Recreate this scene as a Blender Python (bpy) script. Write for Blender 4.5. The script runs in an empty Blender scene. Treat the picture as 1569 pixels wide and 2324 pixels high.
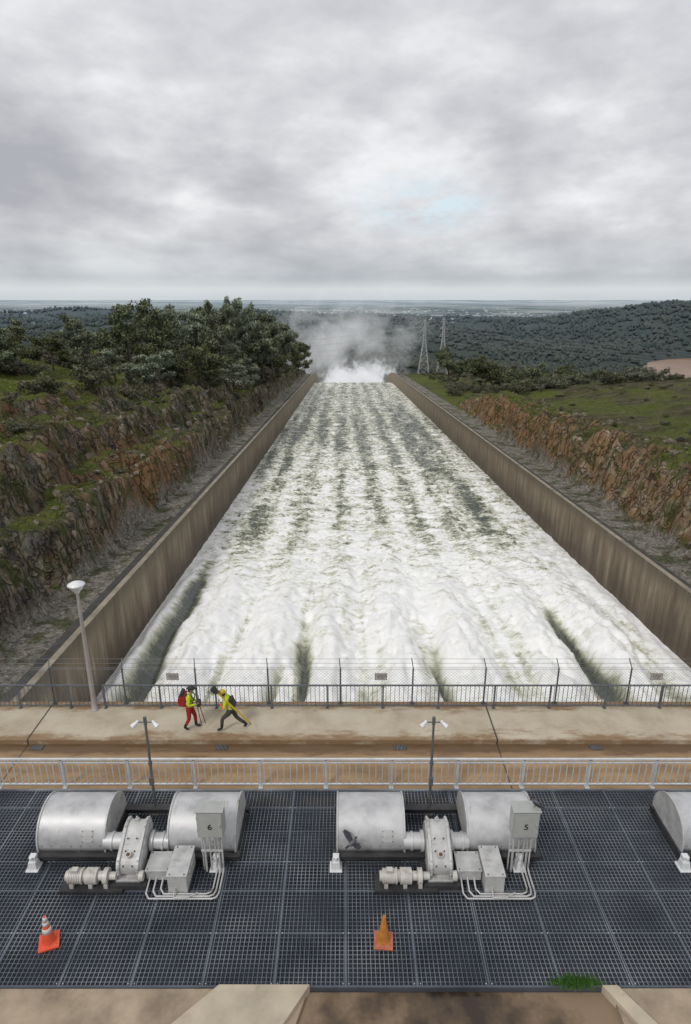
import bpy, math, random
import numpy as np
from mathutils import Vector, Matrix, noise as mn
random.seed(7); rng=np.random.default_rng(11)
scene=bpy.context.scene
COL=scene.collection
# ---------------------------------------------------------------- helpers
def S(t): 
    t=np.clip(t,0,1); return t*t*(3-2*t)
TAB=rng.random((256,256))
def vn(x,y,seed=0):
    x=np.asarray(x,float)+seed*17.31; y=np.asarray(y,float)+seed*9.77
    xi=np.floor(x).astype(int); yi=np.floor(y).astype(int)
    fx=x-xi; fy=y-yi; fx=fx*fx*(3-2*fx); fy=fy*fy*(3-2*fy)
    a=TAB[xi&255,yi&255]; b=TAB[(xi+1)&255,yi&255]; c=TAB[xi&255,(yi+1)&255]; d=TAB[(xi+1)&255,(yi+1)&255]
    return (a*(1-fx)+b*fx)*(1-fy)+(c*(1-fx)+d*fx)*fy
def fbm(x,y,o=4,seed=0,g=.5):
    s=0;a=1;t=0;f=1
    for i in range(o):
        s=s+a*vn(x*f,y*f,seed+i*3);t+=a;a*=g;f*=2.03
    return s/t
def ridged(x,y,o=4,seed=0):
    s=0;a=1;t=0;f=1
    for i in range(o):
        s=s+a*(1-np.abs(2*vn(x*f,y*f,seed+i*5)-1));t+=a;a*=.5;f*=2.1
    return s/t

class NT:
    def __init__(s,tree): s.t=tree; s.n=tree.nodes; s.l=tree.links
    def new(s,typ,**kw):
        n=s.n.new(typ)
        for k,v in kw.items(): setattr(n,k,v)
        return n
    def set(s,sock,v):
        if isinstance(v,bpy.types.NodeSocket): s.l.new(v,sock)
        else: sock.default_value=v
    def math(s,op,a,b=0.0,clamp=False):
        n=s.new('ShaderNodeMath',operation=op); n.use_clamp=clamp
        s.set(n.inputs[0],a); s.set(n.inputs[1],b); return n.outputs[0]
    def mix(s,f,a,b):
        n=s.new('ShaderNodeMix',data_type='RGBA'); s.set(n.inputs[0],f)
        s.set(n.inputs[6],c4(a)); s.set(n.inputs[7],c4(b)); return n.outputs[2]
    def noise(s,vec,scale,detail=4,rough=.55,dist=0):
        n=s.new('ShaderNodeTexNoise'); 
        if vec is not None: s.l.new(vec,n.inputs['Vector'])
        n.inputs['Scale'].default_value=scale;n.inputs['Detail'].default_value=detail
        n.inputs['Roughness'].default_value=rough;n.inputs['Distortion'].default_value=dist
        return n.outputs[0]
    def ramp(s,f,stops):
        n=s.new('ShaderNodeValToRGB'); e=n.color_ramp.elements
        while len(e)<len(stops): e.new(.5)
        for i,(p,c) in enumerate(stops): 
            e[i].position=p; e[i].color=c4(c) if not isinstance(c,(int,float)) else (c,c,c,1)
        s.set(n.inputs[0],f); return n.outputs[0]
    def mapv(s,vec,scale=(1,1,1),loc=(0,0,0)):
        n=s.new('ShaderNodeMapping'); s.l.new(vec,n.inputs[0]); n.inputs['Scale'].default_value=scale; n.inputs['Location'].default_value=loc
        return n.outputs[0]
    def attr(s,name,fac=False):
        n=s.new('ShaderNodeAttribute',attribute_name=name); return n.outputs['Fac'] if fac else n.outputs['Color']
    def bump(s,h,strength=.3,dist=.1):
        n=s.new('ShaderNodeBump'); s.l.new(h,n.inputs['Height']); n.inputs['Strength'].default_value=strength;n.inputs['Distance'].default_value=dist
        return n.outputs[0]
def c4(c):
    if isinstance(c,bpy.types.NodeSocket): return c
    return tuple(c) if len(c)==4 else (*c,1)
def material(name):
    m=bpy.data.materials.new(name); m.use_nodes=True; t=NT(m.node_tree)
    b=t.n['Principled BSDF']; return m,t,b
def pos(t): return t.new('ShaderNodeNewGeometry').outputs['Position']
def simple(name,col,rough=.6,metal=0,var=.25,scale=3,bump=0.0,dirt=None):
    m,t,b=material(name); p=t.new('ShaderNodeTexCoord').outputs['Object']
    n=t.noise(p,scale,6,.6)
    lo=[c*(1-var) for c in col]; hi=[min(1,c*(1+var)) for c in col]
    c=t.ramp(n,[(.3,lo),(.7,hi)])
    if dirt:
        n2=t.noise(p,scale*.6,8,.7); c=t.mix(t.ramp(n2,[(.55,0.0),(.72,.8)]),c,dirt)
    t.set(b.inputs['Base Color'],c); b.inputs['Roughness'].default_value=rough; b.inputs['Metallic'].default_value=metal
    if bump: t.set(b.inputs['Normal'],t.bump(t.noise(p,scale*8,5,.6),bump,.02))
    return m

class MB:
    def __init__(s): s.v=[];s.f=[];s.m=[];s.sm=[]
    def add(s,vs,fs,mi=0,smooth=False):
        o=len(s.v); s.v+= [tuple(v) for v in vs]
        for f in fs: s.f.append([i+o for i in f]); s.m.append(mi); s.sm.append(smooth)
    def box(s,c,d,mi=0,rot=None,taper=1.0):
        hx,hy,hz=d[0]/2,d[1]/2,d[2]/2; vs=[]
        for z in (-1,1):
            k=taper if z>0 else 1
            for x,y in((-1,-1),(1,-1),(1,1),(-1,1)): vs.append(Vector((x*hx*k,y*hy*k,z*hz)))
        if rot is not None: vs=[rot@v for v in vs]
        vs=[v+Vector(c) for v in vs]
        s.add(vs,[(0,3,2,1),(4,5,6,7),(0,1,5,4),(1,2,6,5),(2,3,7,6),(3,0,4,7)],mi)
    def bbox(s,x0,x1,y0,y1,z0,z1,mi=0): s.box(((x0+x1)/2,(y0+y1)/2,(z0+z1)/2),(x1-x0,y1-y0,z1-z0),mi)
    def cyl(s,p0,p1,r0,r1=None,n=10,mi=0,caps=True,smooth=True):
        p0=Vector(p0);p1=Vector(p1); r1=r0 if r1 is None else r1
        d=(p1-p0).normalized(); a=d.orthogonal().normalized(); b=d.cross(a)
        vs=[]
        for p,r in((p0,r0),(p1,r1)):
            for i in range(n):
                t=2*math.pi*i/n; vs.append(p+a*math.cos(t)*r+b*math.sin(t)*r)
        s.add(vs,[(i,(i+1)%n,n+(i+1)%n,n+i) for i in range(n)],mi,smooth)
        if caps: s.add(vs,[tuple(range(n-1,-1,-1)),tuple(range(n,2*n))],mi)
    def tube(s,pts,r,n=8,mi=0):
        for a,b in zip(pts[:-1],pts[1:]): s.cyl(a,b,r,n=n,mi=mi)
        for p in pts[1:-1]: s.ball(p,(r*1.02,)*3,mi,6,4)
    def ball(s,c,r,mi=0,n=12,m=8,rot=None,fn=None):
        vs=[];fs=[]
        for j in range(m+1):
            th=math.pi*j/m
            for i in range(n):
                ph=2*math.pi*i/n; v=Vector((math.sin(th)*math.cos(ph)*r[0],math.sin(th)*math.sin(ph)*r[1],math.cos(th)*r[2]))
                if fn: v=fn(v)
                if rot is not None: v=rot@v
                vs.append(v+Vector(c))
        for j in range(m):
            for i in range(n): fs.append((j*n+i,(j+1)*n+i,(j+1)*n+(i+1)%n,j*n+(i+1)%n))
        s.add(vs,fs,mi,True)
    def lathe(s,c,prof,n=24,mi=0):
        vs=[];fs=[]
        for r,z in prof:
            for i in range(n):
                t=2*math.pi*i/n; vs.append((c[0]+r*math.cos(t),c[1]+r*math.sin(t),c[2]+z))
        for j in range(len(prof)-1):
            for i in range(n): fs.append((j*n+i,j*n+(i+1)%n,(j+1)*n+(i+1)%n,(j+1)*n+i))
        s.add(vs,fs,mi,True)
    def prismX(s,prof,x0,x1,mi=0,smooth=False):
        n=len(prof); vs=[(x0,y,z) for y,z in prof]+[(x1,y,z) for y,z in prof]
        s.add(vs,[(i,(i+1)%n,n+(i+1)%n,n+i) for i in range(n)],mi,smooth)
        s.add(vs,[tuple(range(n-1,-1,-1)),tuple(range(n,2*n))],mi)
    def prismZ(s,poly,z0,z1,mi=0):
        n=len(poly); vs=[(x,y,z0) for x,y in poly]+[(x,y,z1) for x,y in poly]
        s.add(vs,[(i,(i+1)%n,n+(i+1)%n,n+i) for i in range(n)]+[tuple(range(n-1,-1,-1)),tuple(range(n,2*n))],mi)
    def obj(s,name,mats,parent=None,loc=None,bevel=0):
        me=bpy.data.meshes.new(name); me.from_pydata(s.v,[],s.f)
        me.polygons.foreach_set('material_index',s.m); me.polygons.foreach_set('use_smooth',s.sm)
        for m in (mats if isinstance(mats,(list,tuple)) else [mats]): me.materials.append(m)
        me.validate(); me.update()
        o=bpy.data.objects.new(name,me); COL.objects.link(o)
        if parent: o.parent=parent
        if loc: o.location=loc
        if bevel:
            b=o.modifiers.new('bev','BEVEL'); b.width=bevel; b.segments=2; b.limit_method='ANGLE'
        return o
def empty(name,loc=(0,0,0)):
    o=bpy.data.objects.new(name,None); COL.objects.link(o); o.location=loc; o.empty_display_size=.2; return o
def npmesh(name,V,F,mats,attrs={},smooth=True,mi=None):
    me=bpy.data.meshes.new(name); V=np.asarray(V,np.float32); F=np.asarray(F,np.int32); k=F.shape[1]
    me.vertices.add(len(V)); me.vertices.foreach_set('co',V.ravel())
    me.loops.add(F.size); me.loops.foreach_set('vertex_index',F.ravel())
    me.polygons.add(len(F)); me.polygons.foreach_set('loop_start',np.arange(len(F),dtype=np.int32)*k)
    me.polygons.foreach_set('use_smooth',np.full(len(F),smooth))
    for m in mats: me.materials.append(m)
    if mi is not None: me.polygons.foreach_set('material_index',np.asarray(mi,np.int32))
    me.update(calc_edges=True)
    for nme,a in attrs.items():
        at=me.attributes.new(nme,'FLOAT_COLOR','POINT'); at.data.foreach_set('color',np.asarray(a,np.float32).ravel())
    me.validate()
    return me
def addobj(name,me,parent=None):
    o=bpy.data.objects.new(name,me); COL.objects.link(o)
    if parent: o.parent=parent
    return o
def grid(xs,ys):
    nx,ny=len(xs),len(ys); i=np.arange(nx-1)[None,:]; j=np.arange(ny-1)[:,None]
    a=(j*nx+i).ravel(); return np.stack([a,a+1,a+nx+1,a+nx],1)

# ---------------------------------------------------------------- site profile
XL,XR=-21.6,32.5
def drop(Y):
    Y=np.asarray(Y,float); e=np.clip(Y-430,0,None); e1=np.minimum(e,70)
    return .0577*Y+.00267*e1*e1/2+.187*np.clip(e-70,0,None)
def zw(Y): return -8.44-drop(Y)
def zwat(Y): return -15.75-drop(Y)

def valley(X,Y):
    V=-124+56*S((Y-1300)/1600)-86*S((Y-2900)/1900)
    far=1-S((Y-3300)/2300)
    V=V+(fbm(X/420,Y/420,5,3)-.5)*84*far*S((Y-500)/900+.35)
    V=V+90*np.exp(-((X-1270)/360)**2-((Y-2350)/420)**2)*(.85+.3*fbm(X/90,Y/90,3,5))
    V=V+60*np.exp(-((X+900)/300)**2-((Y-1500)/420)**2)
    V=V+30*np.exp(-((X+1300)/600)**2-((Y-3100)/300)**2)
    V=V-50*np.exp(-((X-900)/330)**2-((Y-1350)/400)**2)
    V=V+40*(fbm(X/2500,Y/1500,3,93)-.42)*S((Y-5000)/3000)
    r=((X-1110)/350)**2+((Y-1520)/350)**2
    V=np.where(r<1.35, V*(S((r-.85)/.5))+(-165)*(1-S((r-.85)/.5)), V)
    return V
def terrain(X,Y):
    X=np.asarray(X,float);Y=np.asarray(Y,float)
    b=zw(Y)-.25
    wob=(fbm(X/16+3,Y/10,4,1)-.5)*13
    d=-(X+26.0); dd=d+wob*S(d/3)
    hL=17.0*(1-.78*S((Y-330)/120))*(.8+.4*fbm(X*0,Y/40,3,8))
    fr=.34*S(dd/2.6)+.27*S((dd-7.5)/3)+.20*S((dd-14)/6)+.19*S((dd-24)/26)
    rough=S(d/1.5)*(1-.85*S((d-26)/12))
    zl=hL*fr*S(d/1.2)+rough*((ridged(X/6.5,Y/6.0,4,2)-.5)*3.6+(ridged(X/1.9,Y/1.7,4,9)-.5)*1.15)*S(d/5+.25)
    zl=zl+rough*.22*np.sin(zl*2.4+6*fbm(X/6,Y/6,3,77))*S(d/2.5)
    zl=np.where(d>0,zl,0)+S((d-10)/20)*(fbm(X/18,Y/18,4,4)-.5)*3.5
    e=X-37.4; ee=e+(fbm(X/12+9,Y/8,4,6)-.5)*9*S(e/2)
    hR=11.5*(1-S((Y-170)/80))*(.8+.4*fbm(X*0,Y/30,3,7))
    gr=.60*S(ee/4.2)+.06*S((ee-6)/6)+.34*S((ee-8)/34)
    roR=S(e/1.2)*(1-.93*S((e-8)/5))*(1-S((Y-170)/80))
    zr=hR*gr*S(e/1.0)+roR*((ridged(X/5.2,Y/4.2,4,12)-.5)*3.4+(ridged(X/1.9,Y/1.4,4,19)-.5)*1.1)
    zr=zr+roR*.15*np.sin(zr*2.8+6*fbm(X/5,Y/5,3,78))
    zr=np.where(e>0,zr,0)+S((e-6)/14)*(fbm(X/22,Y/22,4,14)-.5)*2.6
    side=np.where(X<5,zl,zr)
    z1=b+side
    z1=z1-S((np.abs(X)-110)/350)*70*S((Y+50)/150)
    w=S((Y-425)/330)
    z=z1*(1-w)+valley(X,Y)*w
    nearch=1-S((np.abs(X-5)-36)/60)
    lowb=zw(Y)-2.0
    z=np.where((Y>430)&(Y<900),np.minimum(z,lowb*nearch+z*(1-nearch)+0),z)
    lat=S((np.abs(X)-260)/500)
    z=z*(1-lat)+np.minimum(z,valley(X,Y))*lat*(Y<900)+z*lat*(Y>=900)
    inside=(X>XL-.3)&(X<XR+.3)&(Y<800)
    z=np.where(inside,zwat(Y)-5,z)
    return z
def seg(a,b,st): return list(np.arange(a,b,st))
def geo(a,b,s0,g):
    o=[];x=a;s=s0
    while x<b: o.append(x);x+=s;s*=g
    o.append(b);return o
xs=[-v for v in geo(64,32000,1.4,1.045)][::-1]+seg(-63,-26,.36)+[-25.8,-25,-24,-23,-22.25,-22.15,-21.85]+[-21.7,0,20,32.6]+[32.75,33.05,33.15,34,35,36,37.1]+seg(37.3,54,.36)+geo(54.3,32000,1.0,1.045)
xs=np.array(xs)
ys=np.array(seg(-60,20,4)+seg(20,150,.42)+seg(150,240,1.0)+geo(240,45000,1.6,1.018))
XX,YY=np.meshgrid(xs,ys); ZZ=terrain(XX,YY)
def blur(a,k):
    for ax in (0,1):
        p=np.pad(a,[(k,k) if i==ax else (0,0) for i in (0,1)],mode='edge'); cs=np.cumsum(p,ax); cs=np.insert(cs,0,0,ax)
        a=(np.take(cs,range(2*k+1,cs.shape[ax]),ax)-np.take(cs,range(0,cs.shape[ax]-2*k-1),ax))/(2*k+1)
    return a
gy,gx=np.gradient(ZZ); dx=np.gradient(xs)[None,:]; dy=np.gradient(ys)[:,None]
slope=np.sqrt((gx/dx)**2+(gy/dy)**2); slopeB=blur(slope,2)
near=(YY<460)&(np.abs(XX)<260)
rock=S((slopeB*.7+slope*.3-.78+ (fbm(XX/5,YY/5,3,90)-.5)*.8)/.30)*near
dL=-(XX+26);dR=XX-37.4
grav=(((dL<1.0)&(XX<0))|((dR<.8)&(XX>0)))*near*1.0
patch=np.exp(-((XX+56)/11)**2-((YY-118)/30)**2)*1.4
grass=near*S((fbm(XX/7,YY/7,4,21)-.30)/.20)*(1-rock)
gR=(XX>33.3)*(YY>165)*(YY<420)*(XX<58)*.95*S((fbm(XX/7,YY/12,3,22)-.3)/.2)+.8*(XX>38)*near*S((fbm(XX/7,YY/7,4,2)-.36)/.30)
grass=np.clip(grass*.85*(XX<0)+patch+gR*(1-rock),0,1)*(1-grav*(YY<170))
orange=np.exp(-((XX-45)/9)**2-((YY-150)/28)**2)*1.2+.35*(XX>0)*near+.6*np.exp(-((XX+29)/6)**2-((YY-88)/22)**2)+.5*np.exp(-((XX+44)/7)**2-((YY-75)/16)**2)
A=np.stack([rock,grass,grav,np.ones_like(rock)],-1); A2=np.stack([orange,(XX>0)*1.0,slope*0,np.ones_like(rock)],-1)

mT,t,b=material('terrain_ground'); P=pos(t)
msk=t.new('ShaderNodeSeparateColor'); t.l.new(t.attr('mask'),msk.inputs[0])
ms2=t.new('ShaderNodeSeparateColor'); t.l.new(t.attr('mask2'),ms2.inputs[0])
n1=t.noise(P,.35,8,.65); n2=t.noise(P,2.2,8,.7); n3=t.noise(t.mapv(P,(1,1,.30)),.8,9,.74,.6)
rockL=t.ramp(n3,[(.34,(.024,.020,.015)),(.44,(.085,.071,.050)),(.53,(.175,.148,.108)),(.66,(.40,.355,.275))])
rockR=t.ramp(n3,[(.32,(.045,.034,.024)),(.42,(.165,.128,.085)),(.52,(.31,.25,.17)),(.64,(.52,.45,.34))])
rockc=t.mix(ms2.outputs[1],rockL,rockR)
blu=t.ramp(t.noise(P,.25,6,.6),[(.52,0.0),(.62,.45)]); rockc=t.mix(blu,rockc,t.mix(n3,(.04,.045,.05),(.26,.27,.27)))
of=t.math('ADD',t.math('MULTIPLY',ms2.outputs[0],.55),t.math('SUBTRACT',t.noise(P,.3,6,.7),.43)); of=t.ramp(of,[(.12,0.0),(.36,.75)])
rockc=t.mix(of,rockc,t.mix(n3,(.075,.036,.016),(.42,.235,.105)))
vo=t.new('ShaderNodeTexVoronoi',feature='DISTANCE_TO_EDGE'); dvv=t.new('ShaderNodeVectorMath',operation='ADD'); nc=t.new('ShaderNodeTexNoise'); t.l.new(P,nc.inputs['Vector']); nc.inputs['Scale'].default_value=.8; sc_=t.new('ShaderNodeVectorMath',operation='SCALE'); t.l.new(nc.outputs[1],sc_.inputs[0]); sc_.inputs['Scale'].default_value=2.2
t.l.new(t.mapv(P,(.8,1.2,.32)),dvv.inputs[0]); t.l.new(sc_.outputs[0],dvv.inputs[1]); t.l.new(dvv.outputs[0],vo.inputs['Vector']); vo.inputs['Scale'].default_value=.7
crk=t.ramp(vo.outputs['Distance'],[(.0,.75),(.08,0.0)])
rockc=t.mix(crk,rockc,(.020,.017,.013))
rockc=t.mix(t.ramp(t.noise(P,.40,7,.72),[(.51,0.0),(.58,.7)]),rockc,(.062,.080,.022))
grassc=t.ramp(n2,[(.3,(.045,.062,.014)),(.5,(.105,.138,.026)),(.72,(.19,.215,.05))])
grassc=t.mix(t.ramp(n1,[(.45,0.0),(.62,.55)]),grassc,(.15,.13,.055))
soil=t.ramp(n1,[(.35,(.05,.042,.026)),(.5,(.10,.085,.055)),(.65,(.18,.155,.11))])
soil=t.mix(t.ramp(n2,[(.47,0.0),(.58,.75)]),soil,(.065,.078,.024))
vor=t.new('ShaderNodeTexVoronoi'); t.l.new(P,vor.inputs['Vector']); vor.inputs['Scale'].default_value=4
gravc=t.mix(vor.outputs['Color'],(.13,.12,.10),(.42,.39,.335))
gravc=t.mix(t.ramp(n1,[(.49,0.0),(.58,.75)]),gravc,(.07,.080,.026))
forest=t.ramp(t.noise(P,.02,8,.7),[(.35,(.022,.03,.020)),(.6,(.05,.055,.036)),(.75,(.08,.075,.05))])
sp=t.new('ShaderNodeSeparateXYZ'); t.l.new(P,sp.inputs[0])
farf=t.math('DIVIDE',t.math('SUBTRACT',sp.outputs[1],380),100,True)
c=t.mix(t.math('ADD',msk.outputs[1],t.math('MULTIPLY',t.math('SUBTRACT',n2,.5),.9),True),soil,grassc)
c=t.mix(msk.outputs[0],c,rockc)
c=t.mix(msk.outputs[2],c,gravc)
c=t.mix(farf,c,forest)
c=t.mix(t.math('DIVIDE',t.math('SUBTRACT',sp.outputs[1],800),3600,True),c,(.13,.175,.205))  # aerial haze painted into base colour, bluer with distance along Y
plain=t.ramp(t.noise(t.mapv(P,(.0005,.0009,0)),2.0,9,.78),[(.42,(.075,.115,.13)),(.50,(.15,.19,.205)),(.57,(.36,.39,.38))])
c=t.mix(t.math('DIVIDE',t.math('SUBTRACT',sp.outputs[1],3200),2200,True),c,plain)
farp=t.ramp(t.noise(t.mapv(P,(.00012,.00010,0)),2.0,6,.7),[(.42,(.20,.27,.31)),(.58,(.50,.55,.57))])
c=t.mix(t.math('DIVIDE',t.math('SUBTRACT',sp.outputs[1],8000),12000,True),c,farp)  # far plain tones also carry painted haze, paler and bluer with distance
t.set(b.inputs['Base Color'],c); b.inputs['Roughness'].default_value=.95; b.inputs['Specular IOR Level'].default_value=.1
hb=t.math('ADD',t.math('MULTIPLY',n3,1.0),t.math('MULTIPLY',n2,.5)); hb=t.math('SUBTRACT',hb,t.math('MULTIPLY',crk,.5)); t.set(b.inputs['Normal'],t.bump(hb,1.0,.7))
V=np.stack([XX,YY,ZZ],-1).reshape(-1,3)
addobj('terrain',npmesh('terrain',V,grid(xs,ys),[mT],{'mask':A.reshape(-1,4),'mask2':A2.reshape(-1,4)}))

# river
mR,t,b=material('river_water'); b.inputs['Roughness'].default_value=.4
t.set(b.inputs['Base Color'],t.ramp(t.noise(t.mapv(pos(t),(1,.4,1)),.02,6,.6),[(.3,(.20,.12,.075)),(.7,(.33,.215,.145))]))
mb=MB(); mb.add([(650,1050,-150),(1600,1050,-150),(1600,2050,-150),(650,2050,-150)],[(0,1,2,3)]); mb.obj('river',mR)

# ---------------------------------------------------------------- spillway water
xw=np.arange(XL,XR+.01,.25); xw[-1]=XR
yw=np.array(seg(8,150,.30)+seg(150,470,.8)+seg(470,760,2.5))
WX,WY=np.meshgrid(xw,yw)
cr=.5+.5*np.cos(2*np.pi*(WX+1.3)/6.75+ (fbm(WX/8,WY/14,3,31)-.5)*3.8)
wn=1-S((WY-50)/45)
bil=1-np.abs(2*fbm(WX/2.0,WY/7.0,6,33,.6)-1)*1.6
slots=[(-19.0,24,86,1.15,1.),(-4.0,38,66,.62,1),(-6.1,38,58,.45,.9),(2.4,30,56,.7,.6),(9.0,30,64,.5,.85),(23.3,30,72,.85,1.),(16,30,50,.6,.45)]
sm=np.zeros_like(WX)
for (xc,y0,y1,w,st) in slots:
    xcw=xc+(fbm(WX*0,WY/7,3,int(xc+40))-.5)*1.8
    ww_=w*(.65+.7*fbm(WX*0+3,WY/5,3,int(xc+60)))
    k=np.exp(-((WX-xcw)/ww_)**2)*S((WY-y0+6)/6)*S((y1-WY)/16)
    k=k*(.70+.6*fbm(WX/1.1,WY/5.0,4,41))
    sm=np.maximum(sm,np.clip(k*st*1.15-.06,0,1))
H=wn*(1.5*cr+1.1*(bil-.45)*(1-sm*.9)-1.3*sm)+ (1-wn)*((fbm(WX/2.0,WY/1.5,5,35)-.5)*1.4)
H+= (fbm(WX/.7,WY/.9,4,37)-.5)*.45*(1-.3*wn)*(1-.7*sm)
H=H*(.25+.75*S((WX-XL)/2.0)*S((XR-WX)/2.0))
band=S((WY-62)/45)*(1-.45*S((WY-190)/140))
lowf=fbm(WX/2.0,WY/20,5,43); big=fbm(WX/7,WY/40,3,47)
st_=np.clip(cr**1.1*1.45*(lowf*1.8-.34)*(.45+1.15*big),0,1)
foam=.98-band*(.12+.54*st_)-.39*S((WY-95)/150)
foam=foam-.42*np.exp(-((WX-22.5)/2.6)**2)*S((WY-72)/30)*(1-S((WY-260)/80))*lowf*1.6
foam=foam-.30*np.exp(-((WX+17)/3.0)**2)*S((WY-75)/20)*(1-S((WY-200)/60))*lowf*1.7
foam=foam-.75*wn*np.clip(fbm(WX/.9,WY/18,4,49)-.44,0,1)*2*(1.15-cr)
edge=np.maximum(np.exp(-((WX-XL)/1.5)**2),np.exp(-((XR-WX)/2.2)**2)); foam=foam+edge*.32
foam=np.clip(foam-.98*sm,0,1.1)
A=np.stack([foam,sm,wn,np.ones_like(foam)],-1)
V=np.stack([WX,WY,zwat(WY)+H],-1).reshape(-1,3)
mW,t,b=material('whitewater'); P=pos(t)
ms=t.new('ShaderNodeSeparateColor'); t.l.new(t.attr('mask'),ms.inputs[0])
na=t.noise(t.mapv(P,(.60,1,.6)),1.5,9,.72,.8); nb=t.noise(t.mapv(P,(.40,1,.6)),.45,6,.62,.5)
nn=t.math('ADD',t.math('MULTIPLY',na,1.0),t.math('MULTIPLY',nb,.55))
nn=t.math('SUBTRACT',nn,.775)
gain=t.math('SUBTRACT',3.5,t.math('MULTIPLY',ms.outputs[2],2.0))
gain=t.math('MULTIPLY',gain,t.math('SUBTRACT',1.0,t.math('MULTIPLY',ms.outputs[1],.55)))
f=t.math('ADD',ms.outputs[0],t.math('MULTIPLY',nn,gain))
col=t.ramp(f,[(.0,(.075,.088,.070)),(.22,(.185,.195,.145)),(.45,(.42,.425,.315)),(.67,(.73,.73,.635)),(.90,(.94,.94,.925))])
t.set(b.inputs['Base Color'],col)
t.set(b.inputs['Roughness'],t.ramp(f,[(.1,.18),(.8,.6)]))
bm=t.new('ShaderNodeBump'); t.l.new(t.math('ADD',na,t.math('MULTIPLY',nb,.8)),bm.inputs['Height']); bm.inputs['Distance'].default_value=.5
t.set(bm.inputs['Strength'],t.math('SUBTRACT',.55,t.math('MULTIPLY',ms.outputs[2],.25))); t.l.new(bm.outputs[0],b.inputs['Normal'])
addobj('spillway_water',npmesh('spillway_water',V,grid(xw,yw),[mW],{'mask':A.reshape(-1,4)}))

# ---------------------------------------------------------------- chute walls
mC,t,b=material('stained_concrete'); P=pos(t)
ge=t.new('ShaderNodeSeparateXYZ'); t.l.new(P,ge.inputs[0])
st=t.noise(t.mapv(P,(1,1,.10)),.9,8,.7); bl=t.noise(P,.12,5,.6); fi=t.noise(P,5,6,.6)
c=t.ramp(st,[(.30,(.075,.055,.038)),(.48,(.175,.135,.09)),(.60,(.25,.205,.145)),(.74,(.42,.37,.29))])
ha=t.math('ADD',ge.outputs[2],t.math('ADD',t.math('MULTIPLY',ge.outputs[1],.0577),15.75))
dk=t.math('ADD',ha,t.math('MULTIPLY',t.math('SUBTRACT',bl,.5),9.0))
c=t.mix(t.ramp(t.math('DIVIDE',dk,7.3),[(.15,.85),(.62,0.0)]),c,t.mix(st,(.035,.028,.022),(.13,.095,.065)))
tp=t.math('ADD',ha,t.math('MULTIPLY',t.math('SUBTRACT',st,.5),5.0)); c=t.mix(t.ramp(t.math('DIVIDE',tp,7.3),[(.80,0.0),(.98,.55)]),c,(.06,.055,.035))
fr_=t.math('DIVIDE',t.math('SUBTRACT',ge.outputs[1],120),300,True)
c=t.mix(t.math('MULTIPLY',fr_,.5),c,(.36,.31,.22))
j=t.math('PINGPONG',ge.outputs[1],4.5); j=t.math('LESS_THAN',j,.05)
c=t.mix(t.math('MULTIPLY',j,.55),c,(.05,.045,.04))
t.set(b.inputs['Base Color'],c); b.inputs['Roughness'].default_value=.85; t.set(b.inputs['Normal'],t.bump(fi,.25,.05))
mPier=simple('pier_concrete',(.2,.16,.12),.9,0,.3,.5,.2)
mCap=simple('concrete_cap',(.27,.235,.18),.9,0,.35,.5,.2)
def wall(x0,x1):
    mb=MB(); yy=[20]+list(np.arange(24,430,6))+list(np.arange(430,760,6))
    vs=[];fs=[];mi=[]
    for y in yy:
        zt=float(zw(y)); zb=float(zwat(y))-6
        vs+=[(x0,y,zb),(x0,y,zt),(x1,y,zt),(x1,y,zb)]
    for k in range(len(yy)-1):
        a=k*4
        for q in range(3): fs.append((a+q,a+q+1,a+q+5,a+q+4)); mi.append(1 if q==1 else 0)
    mb.add(vs,fs); mb.m=mi
    mb.add([vs[0],vs[1],vs[2],vs[3]],[(0,1,2,3)])
    return mb.obj('concrete_wall',[mC,mCap])
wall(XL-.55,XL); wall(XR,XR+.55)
mDk=simple('dark_gutter',(.05,.048,.042),.9,0,.4,.8)
for xa,xb in((XL-1.5,XL-.56),(XR+.56,XR+1.3)):
    mb=MB(); yy=list(np.arange(22,470,8)); vs=[];fs=[]
    for y in yy: vs+=[(xa,y,float(zw(y))-.17),(xb,y,float(zw(y))-.17)]
    for k in range(len(yy)-1): a=k*2; fs.append((a,a+1,a+3,a+2))
    mb.add(vs,fs); mb.obj('drainage_gutter',mDk)

# ---------------------------------------------------------------- headworks
mConc=simple('deck_concrete',(.36,.29,.20),.85,0,.3,.7,.3,(.16,.09,.04))
mWalk,t,b=material('walkway_concrete'); P=pos(t); sx=t.new('ShaderNodeSeparateXYZ'); t.l.new(P,sx.inputs[0])
n=t.noise(P,.8,8,.65); c=t.ramp(n,[(.3,(.36,.30,.21)),(.55,(.48,.42,.315)),(.75,(.54,.48,.38))])
ed=t.math('ABSOLUTE',t.math('SUBTRACT',sx.outputs[1],19.25)); ed=t.math('ADD',ed,t.math('MULTIPLY',t.math('SUBTRACT',t.noise(t.mapv(P,(.6,2,1)),1.1,8,.72),.5),2.6))
c=t.mix(t.ramp(ed,[(.60,0.0),(1.08,.8)]),c,(.20,.105,.04))
jx=t.math('LESS_THAN',t.math('PINGPONG',t.math('SUBTRACT',sx.outputs[0],5.3),8.2),.03)
c=t.mix(t.math('MULTIPLY',jx,.9),c,(.03,.025,.02))
t.set(b.inputs['Base Color'],c); b.inputs['Roughness'].default_value=.8; t.set(b.inputs['Normal'],t.bump(t.noise(P,14,5),.25,.02))
mRoad,t,b=material('wet_road'); P=pos(t); sx=t.new('ShaderNodeSeparateXYZ'); t.l.new(P,sx.inputs[0])
n=t.noise(t.mapv(P,(.5,1.6,1)),1.0,8,.65)
c=t.ramp(n,[(.3,(.20,.115,.05)),(.5,(.32,.205,.105)),(.72,(.43,.30,.18))])
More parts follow.
